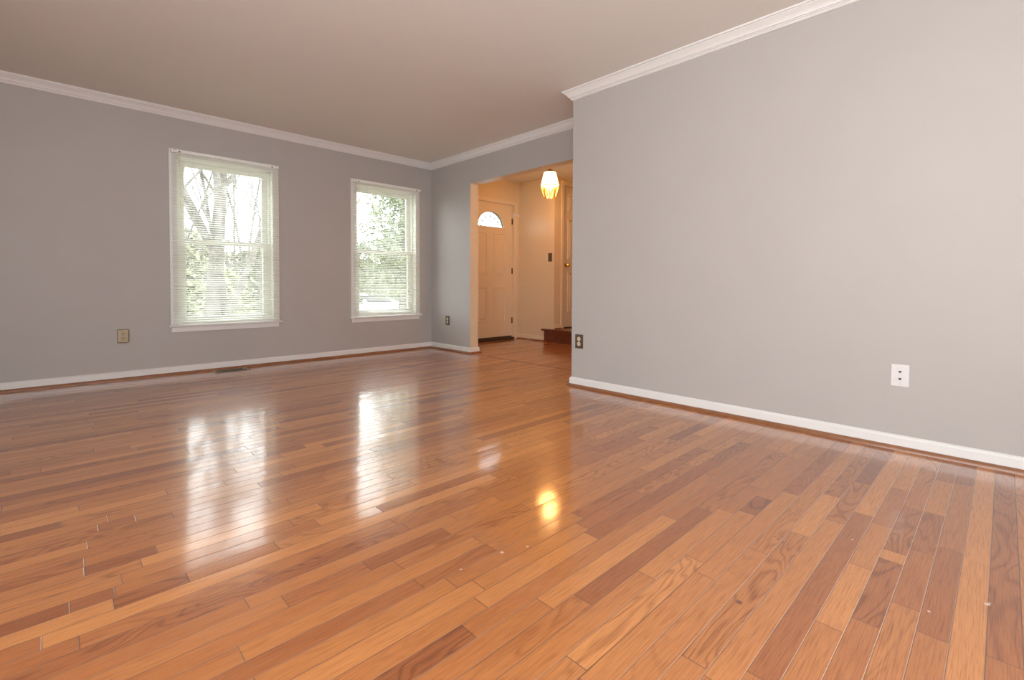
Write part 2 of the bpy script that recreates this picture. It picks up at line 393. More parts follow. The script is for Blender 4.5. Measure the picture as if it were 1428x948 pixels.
# ------------------------------------------------------------------ floor boards (one mesh, a face per board)
random.seed(11)
BW, PH = 0.0602, 0.014
ACC = [  # row, x0, x1, tone, figure
 (4, 1.369, 1.733, 0.92, 0.1), (3, 1.45, 1.834, 0.22, 1.0), (0, 0.90, 3.2, 0.90, 0.1), (-1, 1.52, 3.2, 0.25, 0.8), (7, 1.81, 2.24, 0.95, 0.1), (7, 1.02, 1.81, 0.55, 0.9),
 (5, 1.079, 2.14, 0.22, 0.15), (6, 1.0, 2.0, 0.72, 0.1), (14, 0.41, 0.718, 0.05, 1.0), (21, 0.667, 0.959, 0.15, 0.3), (18, 0.732, 1.002, 0.28, 0.6),
 (26, -0.35, 0.108, 0.90, 0.1), (26, 0.108, 0.271, 0.15, 1.0), (27, 0.025, 0.115, 0.12, 0.2), (35, 0.107, 0.209, 0.28, 0.4), (37, -0.35, 0.01, 0.10, 0.3),
 (40, 0.801, 1.014, 0.95, 0.1), (30, 0.06, 0.23, 0.15, 0.5), (13, 0.925, 1.60, 0.85, 0.1), (12, 1.01, 1.75, 0.15, 0.15), (10, 1.41, 1.84, 0.62, 0.1),
 (11, 1.234, 1.80, 0.72, 0.1), (9, 2.143, 3.2, 0.18, 0.5), (15, 2.283, 2.66, 0.15, 1.0), (14, 2.09, 2.82, 0.35, 0.2), (2, 1.969, 2.333, 0.22, 0.7),
 (1, 2.06, 2.77, 0.40, 0.2), (1, 1.507, 2.05, 0.18, 0.15), (10, 1.845, 2.02, 0.08, 1.0), (3, 1.905, 2.329, 0.30, 0.9), (16, 1.322, 1.704, 0.25, 0.1), (8, 0.70, 1.60, 0.66, 0.3),
 (11, 0.55, 1.23, 0.60, 0.2), (9, 0.8, 1.35, 0.70, 0.2), (2, 1.15, 1.60, 0.60, 0.5), (16, 0.35, 0.85, 0.80, 0.1), (17, 0.30, 0.80, 0.62, 0.3), (19, 0.3, 1.0, 0.66, 0.2),
]
acc = {}
for a in ACC: acc.setdefault(a[0], []).append(a[1:])
bm = bmesh.new(); uvl = bm.loops.layers.uv.new('board'); att = bm.faces.layers.float_color.new('tone')
al = bm.faces.layers.float.new('length'); ap = bm.faces.layers.float.new('glint_seam')
def board(x0, x1, y0, tone, fig, pale):
    y1 = y0+BW
    vs = [bm.verts.new(c) for c in ((x0, y0, 0), (x1, y0, 0), (x1, y1, 0), (x0, y1, 0))]
    f = bm.faces.new(vs); L = x1-x0
    for lp, uvc in zip(f.loops, ((0, 0), (L, 0), (L, BW), (0, BW))): lp[uvl].uv = uvc
    f[att] = (tone, random.random(), fig, 1); f[al] = L; f[ap] = pale
def run(x_from, x_to, y0, row, pale):
    """random boards between two x values, avoiding the listed ones"""
    lst = sorted([a for a in acc.get(row, []) if a[1] > x_from and a[0] < x_to]) if row is not None else []
    segs = []; x = x_from
    for (a, b, t, g) in lst:
        a = max(a, x); b = min(b, x_to)
        if b-a < 0.03: continue
        if a-x > 0.02: segs.append((x, a, None, None))
        else: a = x
        segs.append((a, b, t, g)); x = b
    if x_to-x > 0.01: segs.append((x, x_to, None, None))
    for (a, b, t, g) in segs:
        if t is not None: board(a, b, y0, t, g, pale); continue
        xx = a
        while xx < b-1e-6:
            L = random.choice((random.uniform(0.22, 0.6), random.uniform(0.35, 1.1), random.uniform(0.5, 1.5)))
            nx = xx+L
            if b-nx < 0.18: nx = b
            tone = min(1, max(0, random.gauss(0.50, 0.20 if row is None or row < 25 else 0.27))); fig = random.choice((0.05, 0.1, 0.15, 0.3, 0.6, 0.9))
            board(xx, nx, y0, tone, fig, pale); xx = nx
r0 = math.floor((YB-0.05-PH)/BW); r1 = math.ceil((D+0.05-PH)/BW)
glint_rows = {3: 1.0, 4: 0.9, 5: 0.9, 6: 0.7, 7: 0.6, 8: 0.8, 2: 0.8, 1: 0.5, 9: 0.5, 11: 0.5, 18: 0.35, 14: 0.4}  # strength of the painted seam glint per row, mostly near the camera
for row in range(r0, r1):
    y0 = PH+row*BW
    if y0 < YB-BW or y0 > D+0.02: continue
    xe = X2+0.03 if y0+BW < Y2+0.03 else X1+0.022
    pale = glint_rows.get(row, random.choice((0, 0, 0.15)) if row < 30 else 0)
    run(XL-random.uniform(0.0, 0.2), xe, y0, row, pale)
# foyer boards beyond the seam at the opening
row = 0; y0 = 2.0
while y0 < D+0.1:
    run(X1+0.022, XF+0.02, y0, None, 0); y0 += BW
# solid underside so that the floor has thickness
z = -0.02
o = finish('floor', bm, 'oak'); 
struct(o, 'oak strip floor with glossy orange finish')
for f in o.data.polygons: 
    if f.normal.z < 0: f.flip()
bm = bmesh.new(); bx(bm, (XL-0.15, YB-0.15, -0.12), (7.22, D+WT, -0.004)); struct(finish('floor_slab', bm, 'dark'))
# dark joint strip where foyer boards meet the living room boards
bm = bmesh.new(); bx(bm, (X1+0.014, Y2+0.02, -0.003), (X1+0.026, YO-0.02, 0.0012)); struct(finish('trim_1', bm, 'bronze'), 'dark joint in the floor at the opening')

# ------------------------------------------------------------------ mouldings
room = [(XL, YB), (X2, YB), (X2, Y2), (X1, Y2), (X1, D), (XL, D)]   # counter-clockwise, interior on the left
crown_names = ['trim_2', 'trim_3', 'trim_4', 'trim_5', 'trim_6', 'trim_7']
lab = {1: 'white crown moulding on the near right wall', 3: 'white crown moulding above the opening', 4: 'white crown moulding above the windows'}
for i in range(6): moulding(crown_names[i], room, i, True, CROWN, 'white_trim', lab.get(i))
# baseboards: left part of the room + round the partition end + foyer up to the front door casing
pA = [(X1B+0.002, Y2-0.0), (X1, Y2)]  # (short return handled below)
base1 = [(X2, YB), (X2, Y2), (X1B, Y2)]
nm = ['baseboard_right', 'baseboard_right_end']
for i in range(2):
    moulding(nm[i], base1, i, False, BASE, 'white_trim'); moulding('trim_%d' % (8+i), base1, i, False, QR, 'oak_trim', 'oak quarter round along the near right wall' if i == 0 else None)
base2 = [(DX0-0.06, D), (X1B, D), (X1B, YO), (X1, YO), (X1, D), (XL, D), (XL, 1.35)]
# travel with the interior on the left: foyer side first, then the jamb, then the room
nm = ['baseboard_foyer_front', 'baseboard_foyer_left', 'baseboard_jamb', 'baseboard_partition', 'baseboard_front', 'baseboard_left']
for i in range(6):
    moulding(nm[i], base2, i, False, BASE, 'white_trim'); moulding('trim_%d' % (10+i), base2, i, False, QR if i > 1 else SHOE, 'oak_trim')
base3 = [(XF, 4.80), (XF, D), (DX1+0.062, D)]
for i, q in enumerate(('baseboard_foyer_side', 'baseboard_foyer_corner')):
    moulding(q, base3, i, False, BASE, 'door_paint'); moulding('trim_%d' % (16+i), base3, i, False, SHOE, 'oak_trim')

# ------------------------------------------------------------------ windows
def make_window(idx, x0, x1):
    root = empty('window_%d' % idx, ((x0+x1)/2, D, WZ0)); root['kind'] = 'structure'
    root['label'] = ('larger-looking left window, white double hung' if idx == 1 else 'right window near the corner, white double hung')
    loc = Vector(root.location)
    def fin(name, bm, mat):
        bmesh.ops.translate(bm, verts=bm.verts, vec=-loc); return finish(name, bm, mat, root)
    a, b = x0+CAS, x1-CAS; t = 0.015
    bm = bmesh.new()
    bx(bm, (x0, D-t, WZ0), (a, D, WZ1), bev=0.002); bx(bm, (b, D-t, WZ0), (x1, D, WZ1), bev=0.002); bx(bm, (a, D-t, WZ1-CAS), (b, D, WZ1), bev=0.002)
    fin('window_casing', bm, 'white_trim')
    zt = WZ1-CAS
    bm = bmesh.new()
    bx(bm, (a-0.008, D, WZ0), (a+0.004, D+WT, zt)); bx(bm, (b-0.004, D, WZ0), (b+0.008, D+WT, zt)); bx(bm, (a, D, zt-0.004), (b, D+WT, zt+0.008))
    # vinyl frame stops
    bx(bm, (a, D+0.045, WZ0), (a+0.022, D+WT-0.01, zt)); bx(bm, (b-0.022, D+0.045, WZ0), (b, D+WT-0.01, zt)); bx(bm, (a, D+0.045, zt-0.022), (b, D+WT-0.01, zt))
    fin('window_jamb', bm, 'white_vinyl')
    bm = bmesh.new(); bx(bm, (x0-0.018, D-0.045, WZ0-0.018), (x1+0.018, D+0.05, WZ0), bev=0.004); bx(bm, (a, D+0.04, WZ0-0.018), (b, D+WT+0.02, WZ0+0.012)); fin('window_stool', bm, 'white_trim')
    bm = bmesh.new(); bx(bm, (x0+0.006, D-0.014, 0.3919), (x1-0.006, D, WZ0-0.018), bev=0.002); fin('window_apron', bm, 'white_trim')
    zm = 1.245
    def sash(name, z0, z1, y0, y1, w, wt, wb):
        bm = bmesh.new(); A, B = a+0.022, b-0.022
        bx(bm, (A, y0, z0), (A+w, y1, z1), bev=0.003); bx(bm, (B-w, y0, z0), (B, y1, z1), bev=0.003)
        bx(bm, (A+w, y0, z1-wt), (B-w, y1, z1), bev=0.003); bx(bm, (A+w, y0, z0), (B-w, y1, z0+wb), bev=0.003)
        # thin inner glazing bead
        ym = (y0+y1)/2
        for q in ((A+w, A+w+0.006), (B-w-0.006, B-w)): bx(bm, (q[0], ym-0.010, z0+wb), (q[1], ym+0.010, z1-wt))
        s = fin(name, bm, 'white_vinyl')
        bm = bmesh.new(); bx(bm, (A+w, ym-0.002, z0+wb), (B-w, ym+0.002, z1-wt)); bmesh.ops.translate(bm, verts=bm.verts, vec=-loc)
        finish('pane', bm, 'glass', s)
        return s
    sash('lower_sash', WZ0+0.012, zm+0.02, D+0.055, D+0.088, 0.050, 0.040, 0.060)
    s = sash('upper_sash', zm-0.02, zt-0.022, D+0.096, D+0.128, 0.046, 0.046, 0.040)
    bm = bmesh.new(); xm = (a+b)/2
    bx(bm, (xm-0.03, D+0.045, zm+0.02), (xm+0.03, D+0.075, zm+0.032), bev=0.003); fin('sash_lock', bm, 'white_vinyl')
    return root
for i, (a, b) in enumerate(WIN): make_window(i+1, a, b)

# ------------------------------------------------------------------ mini blinds, hung over the casings
def make_blind(idx, x0, x1, skew, lbl):
    top = WZ1-0.012; yc = D-0.042
    root = empty('mini_blind', ((x0+x1)/2, yc, top)); tag(root, lbl, 'window blind')
    hw = (x1-x0)/2-0.010
    bm = bmesh.new()
    bx(bm, (-hw, -0.014, -0.028), (hw, 0.014, 0.0), bev=0.002)
    finish('headrail', bm, 'white_vinyl', root)
    for s in (-1, 1):
        bm = bmesh.new(); bx(bm, (s*(hw+0.001), -0.017, -0.032), (s*(hw-0.012), 0.026, 0.003), bev=0.0015)
        br = finish('mounting_bracket', bm, 'white_vinyl', root)
        bm = bmesh.new(); bx(bm, (s*(hw-0.062)-0.007, -0.017, -0.024), (s*(hw-0.062)+0.007, -0.0145, -0.015)); finish('cord_outlet', bm, 'dark', root)
        bm = bmesh.new(); bx(bm, (s*(hw-0.025)-0.012, -0.0165, -0.008), (s*(hw-0.025)+0.012, -0.0145, -0.005)); finish('rail_slot', bm, 'plate_tan', root)
    # slats
    n_s = 75; z_top = -0.045; z_bot = -(top-WZ0)+0.030
    ang = math.radians(20); wd = 0.0125
    bm = bmesh.new()
    def zrow(k, x):
        f = k/(n_s-1); tz = z_top+(z_bot-z_top)*f
        lift = skew*max(0, (f-0.80)/0.20)*(0.5-x/(2*hw))
        return tz+lift
    for k in range(n_s):
        prof = []
        for j in range(5):
            u = -1+j*0.5; yy = u*wd; zz = 0.0016*(1-u*u)
            prof.append((yy*math.cos(ang)-zz*math.sin(ang), yy*math.sin(ang)+zz*math.cos(ang)))
        jit = 0.0006*math.sin(k*2.3)
        xs = (-hw+0.003, 0.0, hw-0.003)
        rows = [[bm.verts.new((x, y, zrow(k, x)+z+jit)) for (y, z) in prof] for x in xs]
        for a_, b_ in zip(rows[:-1], rows[1:]):
            for j in range(4): bm.faces.new((a_[j], a_[j+1], b_[j+1], b_[j]))
    finish('slats', bm, 'slat', root, smooth=True)
    bm = bmesh.new(); za = z_bot-0.014; zl = za+skew
    bx(bm, (-hw+0.002, -0.012, -0.006), (hw-0.002, 0.012, 0.004), bev=0.002)
    for v in bm.verts: v.co.z += za+skew*(0.5-v.co.x/(2*hw))
    finish('bottom_rail', bm, 'white_vinyl', root)
    for s in (-0.62, 0.02, 0.66):
        for yy in (-0.0135, 0.0135):
            bm = bmesh.new(); zz = za+skew*(0.5-s/2)
            cyl(bm, (s*hw, yy, -0.028), (s*hw, yy, zz), 0.0007, seg=5); finish('ladder_cord', bm, 'cord', root)
    # tilt wand on the left, lift cord on the right
    bm = bmesh.new(); cyl(bm, (-hw+0.062, -0.022, -0.030), (-hw+0.066, -0.026, -0.72), 0.003, seg=6); finish('tilt_wand', bm, 'lamp_glass', root)
    bm = bmesh.new(); cyl(bm, (hw-0.062, -0.020, -0.026), (hw-0.060, -0.024, -0.60), 0.0011, seg=5)
    lathe(bm, [(0.002, 0.0), (0.006, -0.02), (0.0045, -0.035), (0.001, -0.036)], (hw-0.060, -0.024, -0.60), seg=10); finish('lift_cord', bm, 'cord', root)
    return root
make_blind(1, WIN[0][0]+0.004, WIN[0][1]-0.004, 0.0, 'white mini blind hanging straight over the left window, bottom rail on the sill')
make_blind(2, WIN[1][0]+0.004, WIN[1][1]-0.004, 0.028, 'white mini blind over the right window near the corner, bottom rail hanging slightly crooked')

# ------------------------------------------------------------------ wall plates
def plate(name, axis, pos, wd, ht, mat, mats, style, lbl, cat):
    """axis 'y': on a wall facing -y; 'x': on a wall facing -x. local x to the viewer's right, y out of the wall is -y"""
    root = empty(name, pos, 0 if axis == 'y' else -math.pi/2); tag(root, lbl, cat)
    t = 0.006 if style != 'box' else 0.026
    bm = bmesh.new(); bx(bm, (-wd/2, -t, -ht/2), (wd/2, 0, ht/2), bev=0.0075 if style == 'box' else 0.0022)
    finish('cover_plate', bm, mat, root)
    if style in ('duplex', 'box'):
        for s in (1, -1):
            if style == 'duplex':
                bm = bmesh.new(); lathe(bm, [(0.0172, -t-0.0022), (0.0172, -t+0.001)], (0, 0, s*0.0205), axis='Y', seg=24)
            else:
                bm = bmesh.new(); lathe(bm, [(0.0165, -t-0.0018), (0.0165, -t+0.001)], (0, 0, s*0.0200), axis='Y', seg=24)
            rc = finish('receptacle', bm, mats, root)
            bm = bmesh.new()
            for q in (-0.0062, 0.0062): bx(bm, (q-0.0011, -t-0.0030, s*0.0205-0.001), (q+0.0011, -t-0.0018, s*0.0205+0.008))
            cyl(bm, (0, -t-0.0030, s*0.0205-0.0085), (0, -t-0.0018, s*0.0205-0.0085), 0.0023, seg=10)
            finish('slots', bm, 'dark', rc)
        zs = (0.0,)
    elif style == 'switch':
        bm = bmesh.new(); bx(bm, (-0.005, -t-0.001, -0.012), (0.005, -t+0.001, 0.012)); fr = finish('toggle_frame', bm, mats, root)
        bm = bmesh.new(); bx(bm, (-0.0035, -t-0.011, 0.001), (0.0035, -t, 0.009), bev=0.001); finish('toggle', bm, mats, root)
        zs = (-0.030, 0.030)
    elif style == 'phone':
        for s in (1, -1):
            bm = bmesh.new(); bx(bm, (-0.0095, -t-0.0015, s*0.0185-0.0095), (0.0095, -t+0.001, s*0.0185+0.0095), bev=0.0008); j = finish('jack', bm, mats, root)
            bm = bmesh.new(); bx(bm, (-0.0058, -t-0.0022, s*0.0185-0.0010), (0.0058, -t-0.001, s*0.0185+0.0052)); bx(bm, (-0.0030, -t-0.0022, s*0.0185-0.0045), (0.0030, -t-0.001, s*0.0185-0.0010)); finish('jack_port', bm, 'dark', j)
        zs = (-0.043, 0.043)
    for zq in zs:
        bm = bmesh.new(); lathe(bm, [(0.0030, -t-0.0012), (0.0032, -t+0.0005)], (0, 0, zq), axis='Y', seg=12); finish('screw', bm, 'screw', root)
    return root
plate('power_outlet', 'y', (0.452, D, 0.384), 0.080, 0.118, 'plate_tan', 'ivory_dull', 'box', 'thick tan metal outlet cover low on the wall left of the windows', 'outlet')
plate('power_outlet', 'x', (X1, 4.992, 0.381), 0.080, 0.118, 'plate_brown', 'ivory', 'duplex', 'small brown outlet low on the partition between the corner and the opening', 'outlet')
plate('power_outlet', 'x', (X2, 2.438, 0.377), 0.080, 0.116, 'plate_brown', 'ivory', 'duplex', 'brown outlet with ivory sockets at the edge of the near right wall', 'outlet')
plate('phone_jack_plate', 'x', (X2, 0.366, 0.382), 0.074, 0.114, 'plate_white', 'plate_white', 'phone', 'white phone jack plate with two dark ports on the right wall', 'wall plate')
plate('light_switch', 'x', (XF, 4.700, 1.254), 0.074, 0.126, 'plate_brown', 'plate_brown', 'switch', 'brown light switch on the cream foyer wall', 'light switch')

# ------------------------------------------------------------------ floor register
root = empty('floor_register', (1.255, 5.215, 0.0)); tag(root, 'brown metal air vent set in the floor under the left window', 'floor vent')
bm = bmesh.new()
for (a, b) in (((-0.150, -0.085, 0.0), (0.150, -0.068, 0.005)), ((-0.150, 0.068, 0.0), (0.150, 0.085, 0.005)), ((-0.150, -0.068, 0.0), (-0.130, 0.068, 0.005)), ((0.130, -0.068, 0.0), (0.150, 0.068, 0.005))): bx(bm, a, b, bev=0.0015)
finish('frame', bm, 'plate_tan', root)
bm = bmesh.new()
for k in range(17): bx(bm, (-0.128+k*0.016-0.0025, -0.068, 0.0005), (-0.128+k*0.016+0.0025, 0.068, 0.0042))
bx(bm, (-0.130, -0.004, 0.0005), (0.130, 0.004, 0.0046))
finish('louvres', bm, 'vent', root)
bm = bmesh.new(); bx(bm, (-0.130, -0.068, 0.0002), (0.130, 0.068, 0.0008)); finish('duct_opening', bm, 'dark', root)
bm = bmesh.new(); bx(bm, (0.100, -0.010, 0.0046), (0.122, 0.010, 0.012), bev=0.002); finish('damper_lever', bm, 'screw', root)

# ------------------------------------------------------------------ front door with fanlight
FCX, FCZ, FRX, FRZ = 4.757, 1.712, 0.262, 0.232
def arch_pts(rx, rz, z0, nseg=32):
    return [(FCX+rx*math.cos(math.pi*i/nseg), z0+rz*math.sin(math.pi*i/nseg)) for i in range(nseg+1)]
def curve_solid(name, outlines, depth, mat, parent, y):
    """filled 2D outlines (x,z) with holes, extruded in y around y"""
    cu = bpy.data.curves.new(name, 'CURVE'); cu.dimensions = '2D'; cu.fill_mode = 'BOTH'; cu.extrude = depth/2
    for pts in outlines:
        sp = cu.splines.new('POLY'); sp.points.add(len(pts)-1); sp.use_cyclic_u = True
        for q, (px, pz) in zip(sp.points, pts): q.co = (px, pz, 0, 1)
    tmp = bpy.data.objects.new('tmp', cu); COL.objects.link(tmp)
    dg = bpy.context.evaluated_depsgraph_get(); me = bpy.data.meshes.new_from_object(tmp.evaluated_get(dg))
    bpy.data.objects.remove(tmp); bpy.data.curves.remove(cu)
    me.transform(Matrix(((1, 0, 0, 0), (0, 0, -1, y), (0, 1, 0, 0), (0, 0, 0, 1))))
    me.name = name; me.materials.clear(); me.materials.append(M[mat])
    o = bpy.data.objects.new(name, me); COL.objects.link(o); o.parent = parent
    return o
door = empty('door_1', (0, 0, 0)); door['kind'] = 'structure'; door['label'] = 'white panelled front door with a half round fanlight'
SY = D+0.045
rect = [(DX0+0.003, 0.052), (DX1-0.003, 0.052), (DX1-0.003, DZ1-0.003), (DX0+0.003, DZ1-0.003)]
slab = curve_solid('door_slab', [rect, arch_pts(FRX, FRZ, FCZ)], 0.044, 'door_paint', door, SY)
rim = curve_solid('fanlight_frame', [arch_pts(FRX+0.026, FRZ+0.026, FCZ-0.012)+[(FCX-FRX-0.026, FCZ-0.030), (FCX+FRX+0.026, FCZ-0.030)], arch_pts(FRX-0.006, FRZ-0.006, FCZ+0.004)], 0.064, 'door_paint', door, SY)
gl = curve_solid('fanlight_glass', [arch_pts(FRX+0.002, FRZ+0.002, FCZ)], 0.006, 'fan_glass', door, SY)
bm = bmesh.new(); yq = SY-0.006
def lead(pts, r=0.0022): tube(bm, [(x, yq, z) for x, z in pts], r*2.5, 6)
lead([(FCX+0.085*math.cos(math.pi*i/12), FCZ+0.006+0.075*math.sin(math.pi*i/12)) for i in range(13)])
for k in range(1, 6):
    a = math.pi*k/6; c, s = math.cos(a), math.sin(a)
    lead([(FCX+0.085*c, FCZ+0.006+0.075*s), (FCX+(FRX-0.006)*c, FCZ+(FRZ-0.006)*s)], 0.0018)
for k in range(6):
    a0 = math.pi*k/6; a1 = math.pi*(k+1)/6; am = (a0+a1)/2
    def pp(a, f): return (FCX+(FRX-0.006)*f*math.cos(a), FCZ+0.004+(FRZ-0.008)*f*math.sin(a))
    lead([pp(a0, 0.72), pp(am, 0.92), pp(a1, 0.72)], 0.0016); lead([pp(a0, 0.72), pp(am, 0.48), pp(a1, 0.72)], 0.0016)
lead(arch_pts(FRX-0.010, FRZ-0.010, FCZ+0.004), 0.002)
lc = finish('leading', bm, 'bronze', gl)
def raised_panel(x0, x1, z0, z1, yf, parent, nm='door_panel'):
    bm = bmesh.new(); wv = 0.018
    rings = [(0.0, 0.0), (0.004, -0.009), (0.012, -0.010), (wv, -0.001), (wv+0.014, -0.001), (wv+0.034, -0.009)]
    prev = None
    for (ins, dy) in rings:
        vs = [bm.verts.new(c) for c in ((x0+ins, yf+dy, z0+ins), (x1-ins, yf+dy, z0+ins), (x1-ins, yf+dy, z1-ins), (x0+ins, yf+dy, z1-ins))]
        if prev:
            for j in range(4): bm.faces.new((prev[j], prev[(j+1) % 4], vs[(j+1) % 4], vs[j]))
        prev = vs
    bm.faces.new(prev)
    return finish(nm, bm, 'door_paint', parent)
YF = SY-0.022
for (a, b) in ((4.455, 4.680), (4.818, 5.062)):
    raised_panel(a, b, 1.000, 1.625, YF, door); raised_panel(a, b, 0.285, 0.812, YF, door)
# knocker-like hook, peephole, hinges, knob, deadbolt
bm = bmesh.new(); lathe(bm, [(0.010, 0), (0.010, -0.004), (0.006, -0.006)], (4.757, YF, 1.585), axis='Y', seg=14)
tube(bm, [(4.757, YF-0.006, 1.585), (4.757, YF-0.022, 1.570), (4.757, YF-0.024, 1.552), (4.757, YF-0.012, 1.545)], 0.003, 8); finish('door_hook', bm, 'white_trim', door)
for z in (1.83, 1.06, 0.29):
    bm = bmesh.new(); cyl(bm, (DX1+0.002, YF-0.005, z-0.045), (DX1+0.002, YF-0.005, z+0.045), 0.007, seg=10)
    bx(bm, (DX1-0.022, YF-0.002, z-0.045), (DX1-0.002, YF+0.001, z+0.045)); finish('hinge', bm, 'bronze', door)
bm = bmesh.new(); lathe(bm, [(0.030, 0), (0.030, -0.006), (0.012, -0.010), (0.011, -0.030), (0.024, -0.040), (0.028, -0.052), (0.022, -0.064), (0.004, -0.067)], (DX0+0.07, YF, 0.98), axis='Y', seg=20); finish('door_knob', bm, 'brass', door)
bm = bmesh.new(); lathe(bm, [(0.026, 0), (0.026, -0.008), (0.018, -0.014)], (DX0+0.07, YF, 1.13), axis='Y', seg=20); bx(bm, (DX0+0.058, YF-0.026, 1.124), (DX0+0.082, YF-0.010, 1.136), bev=0.002); finish('deadbolt', bm, 'brass', door)
bm = bmesh.new()
for (a, b) in (((DX0-0.065, D-0.018, 0), (DX0, D, DZ1+0.062)), ((DX1, D-0.018, 0), (DX1+0.060, D, DZ1+0.062)), ((DX0, D-0.018, DZ1), (DX1, D, DZ1+0.062))): bx(bm, a, b, bev=0.004)
for (a, b) in (((DX0-0.008, D, 0), (DX0+0.002, D+WT, DZ1)), ((DX1-0.002, D, 0), (DX1+0.008, D+WT, DZ1)), ((DX0, D, DZ1-0.003), (DX1, D+WT, DZ1+0.008))): bx(bm, a, b)
bx(bm, (DX0+0.002, SY+0.024, 0.03), (DX0+0.014, SY+0.036, DZ1)); bx(bm, (DX1-0.014, SY+0.024, 0.03), (DX1-0.002, SY+0.036, DZ1))
finish('door_casing', bm, 'door_paint', door)
bm = bmesh.new(); bx(bm, (DX0, D-0.03, 0), (DX1, D+WT, 0.030), bev=0.006); bx(bm, (DX0+0.01, SY-0.012, 0.03), (DX1-0.01, SY+0.012, 0.052)); finish('threshold', bm, 'bronze', door)
# contact sensor on the casing
root = empty('door_sensor', (5.262, D-0.018, 1.930)); tag(root, 'small white alarm sensor box on the front door casing by the top hinge', 'sensor')
bm = bmesh.new(); bx(bm, (-0.045, -0.022, -0.026), (0.060, 0, 0.018), bev=0.003); finish('sensor_body', bm, 'white_trim', root)
bm = bmesh.new(); bx(bm, (-0.090, -0.014, -0.030), (-0.050, 0, 0.010), bev=0.003); finish('sensor_magnet', bm, 'white_trim', root)

# ------------------------------------------------------------------ second door on the landing
d2 = empty('door_2', (0, 0, 0)); d2['kind'] = 'structure'; d2['label'] = 'cream panelled door up on the landing, mostly hidden'
y2 = YR+0.030
bm = bmesh.new(); bx(bm, (CX0+0.004, y2, CZ0+0.014), (CX1-0.004, y2+0.035, CZ1-0.003), bev=0.002); finish('door_slab', bm, 'door_paint', d2)
for (a, b) in ((CX0+0.13, CX0+0.37), (CX0+0.45, CX0+0.69)):
    for (z0, z1) in ((CZ0+0.25, CZ0+0.85), (CZ0+1.05, CZ0+1.65), (CZ0+1.78, CZ0+2.02)): raised_panel(a, b, z0, z1, y2, d2)
bm = bmesh.new()
for (a, b) in (((CX0-0.062, YR-0.016, CZ0), (CX0, YR, CZ1+0.062)), ((CX1, YR-0.016, CZ0), (CX1+0.062, YR, CZ1+0.062)), ((CX0, YR-0.016, CZ1), (CX1, YR, CZ1+0.062))): bx(bm, a, b, bev=0.004)
for (a, b) in (((CX0-0.01, YR, CZ0), (CX0+0.002, YR+0.12, CZ1)), ((CX1-0.002, YR, CZ0), (CX1+0.01, YR+0.12, CZ1)), ((CX0, YR, CZ1-0.002), (CX1, YR+0.12, CZ1+0.01))): bx(bm, a, b)
finish('door_casing', bm, 'door_paint', d2)
kx, kz = CX0+0.088, 1.145
bm = bmesh.new(); lathe(bm, [(0.028, 0), (0.028, -0.006), (0.011, -0.010), (0.010, -0.032), (0.022, -0.042), (0.027, -0.053), (0.020, -0.064), (0.004, -0.067)], (kx, y2, kz), axis='Y', seg=20); finish('door_knob', bm, 'brass', d2)
moulding('baseboard_landing', [(CX0-0.062, YR), (XF, YR)], 0, False, [(o_, z+0.19) for o_, z in BASE], 'door_paint')
moulding('trim_18', [(CX0-0.062, YR), (XF, YR)], 0, False, [(o_, z+0.19) for o_, z in SHOE], 'oak_trim')

# landing step
root = empty('landing_step', (5.33, 3.4, 0)); tag(root, 'dark red wooden step up to the landing at the far right of the foyer', 'step')
def lf(name, bm, mat): bmesh.ops.translate(bm, verts=bm.verts, vec=-Vector((5.33, 3.4, 0))); return finish(name, bm, mat, root)
bm = bmesh.new(); bx(bm, (5.302, 2.12, 0), (5.330, 4.785, 0.163)); lf('riser', bm, 'step_wood')
bm = bmesh.new(); bx(bm, (5.270, 2.12, 0.163), (5.3355, 4.818, 0.190), bev=0.006); bx(bm, (5.3355, 2.12, 0.163), (7.09, YR-0.001, 0.190)); lf('tread', bm, 'step_wood')
bm = bmesh.new(); bx(bm, (CX0, YR, 0.150), (CX1, YR+0.12, 0.1895)); lf('sill_board', bm, 'step_wood')

# ------------------------------------------------------------------ foyer lantern
LD = 6.35; lat = (766-CX)/F_PX
lp = Vector((F.x, F.y, 0)).normalized()*LD + R0*lat*LD
LX, LY = lp.x, lp.y
root = empty('pendant_lantern', (LX, LY, CEIL)); tag(root, 'lit brass and glass lantern hanging from the foyer ceiling', 'pendant lamp')
def ring_pts(r, z, n_=6, a0=0.26): return [Vector((r*math.cos(a0+2*math.pi*i/n_), r*math.sin(a0+2*math.pi*i/n_), z)) for i in range(n_)]
zt, zm_, zb_ = -0.105, -0.290, -0.440
bm = bmesh.new(); lathe(bm, [(0.055, 0), (0.055, -0.008), (0.040, -0.016), (0.010, -0.022)], (0, 0, 0), seg=24); finish('canopy', bm, 'brass', root)
bm = bmesh.new(); cyl(bm, (0, 0, -0.02), (0, 0, -0.070), 0.004, seg=8)
for k in range(2):
    c = Vector((0, 0, -0.032-k*0.018)); tube(bm, [c+Vector(((0.008*math.cos(t)) if k else 0, 0 if k else 0.008*math.cos(t), 0.011*math.sin(t))) for t in [j*math.pi/4 for j in range(9)]], 0.0018, 6)
finish('chain', bm, 'brass', root)
bm = bmesh.new(); lathe(bm, [(0.006, -0.062), (0.012, -0.070), (0.048, -0.080), (0.052, -0.086), (0.030, -0.092), (0.070, -0.104), (0.075, -0.108)], (0, 0, 0), seg=24); finish('top_cap', bm, 'brass', root)
T, Mi, B = ring_pts(0.078, zt), ring_pts(0.123, zm_), ring_pts(0.072, zb_)
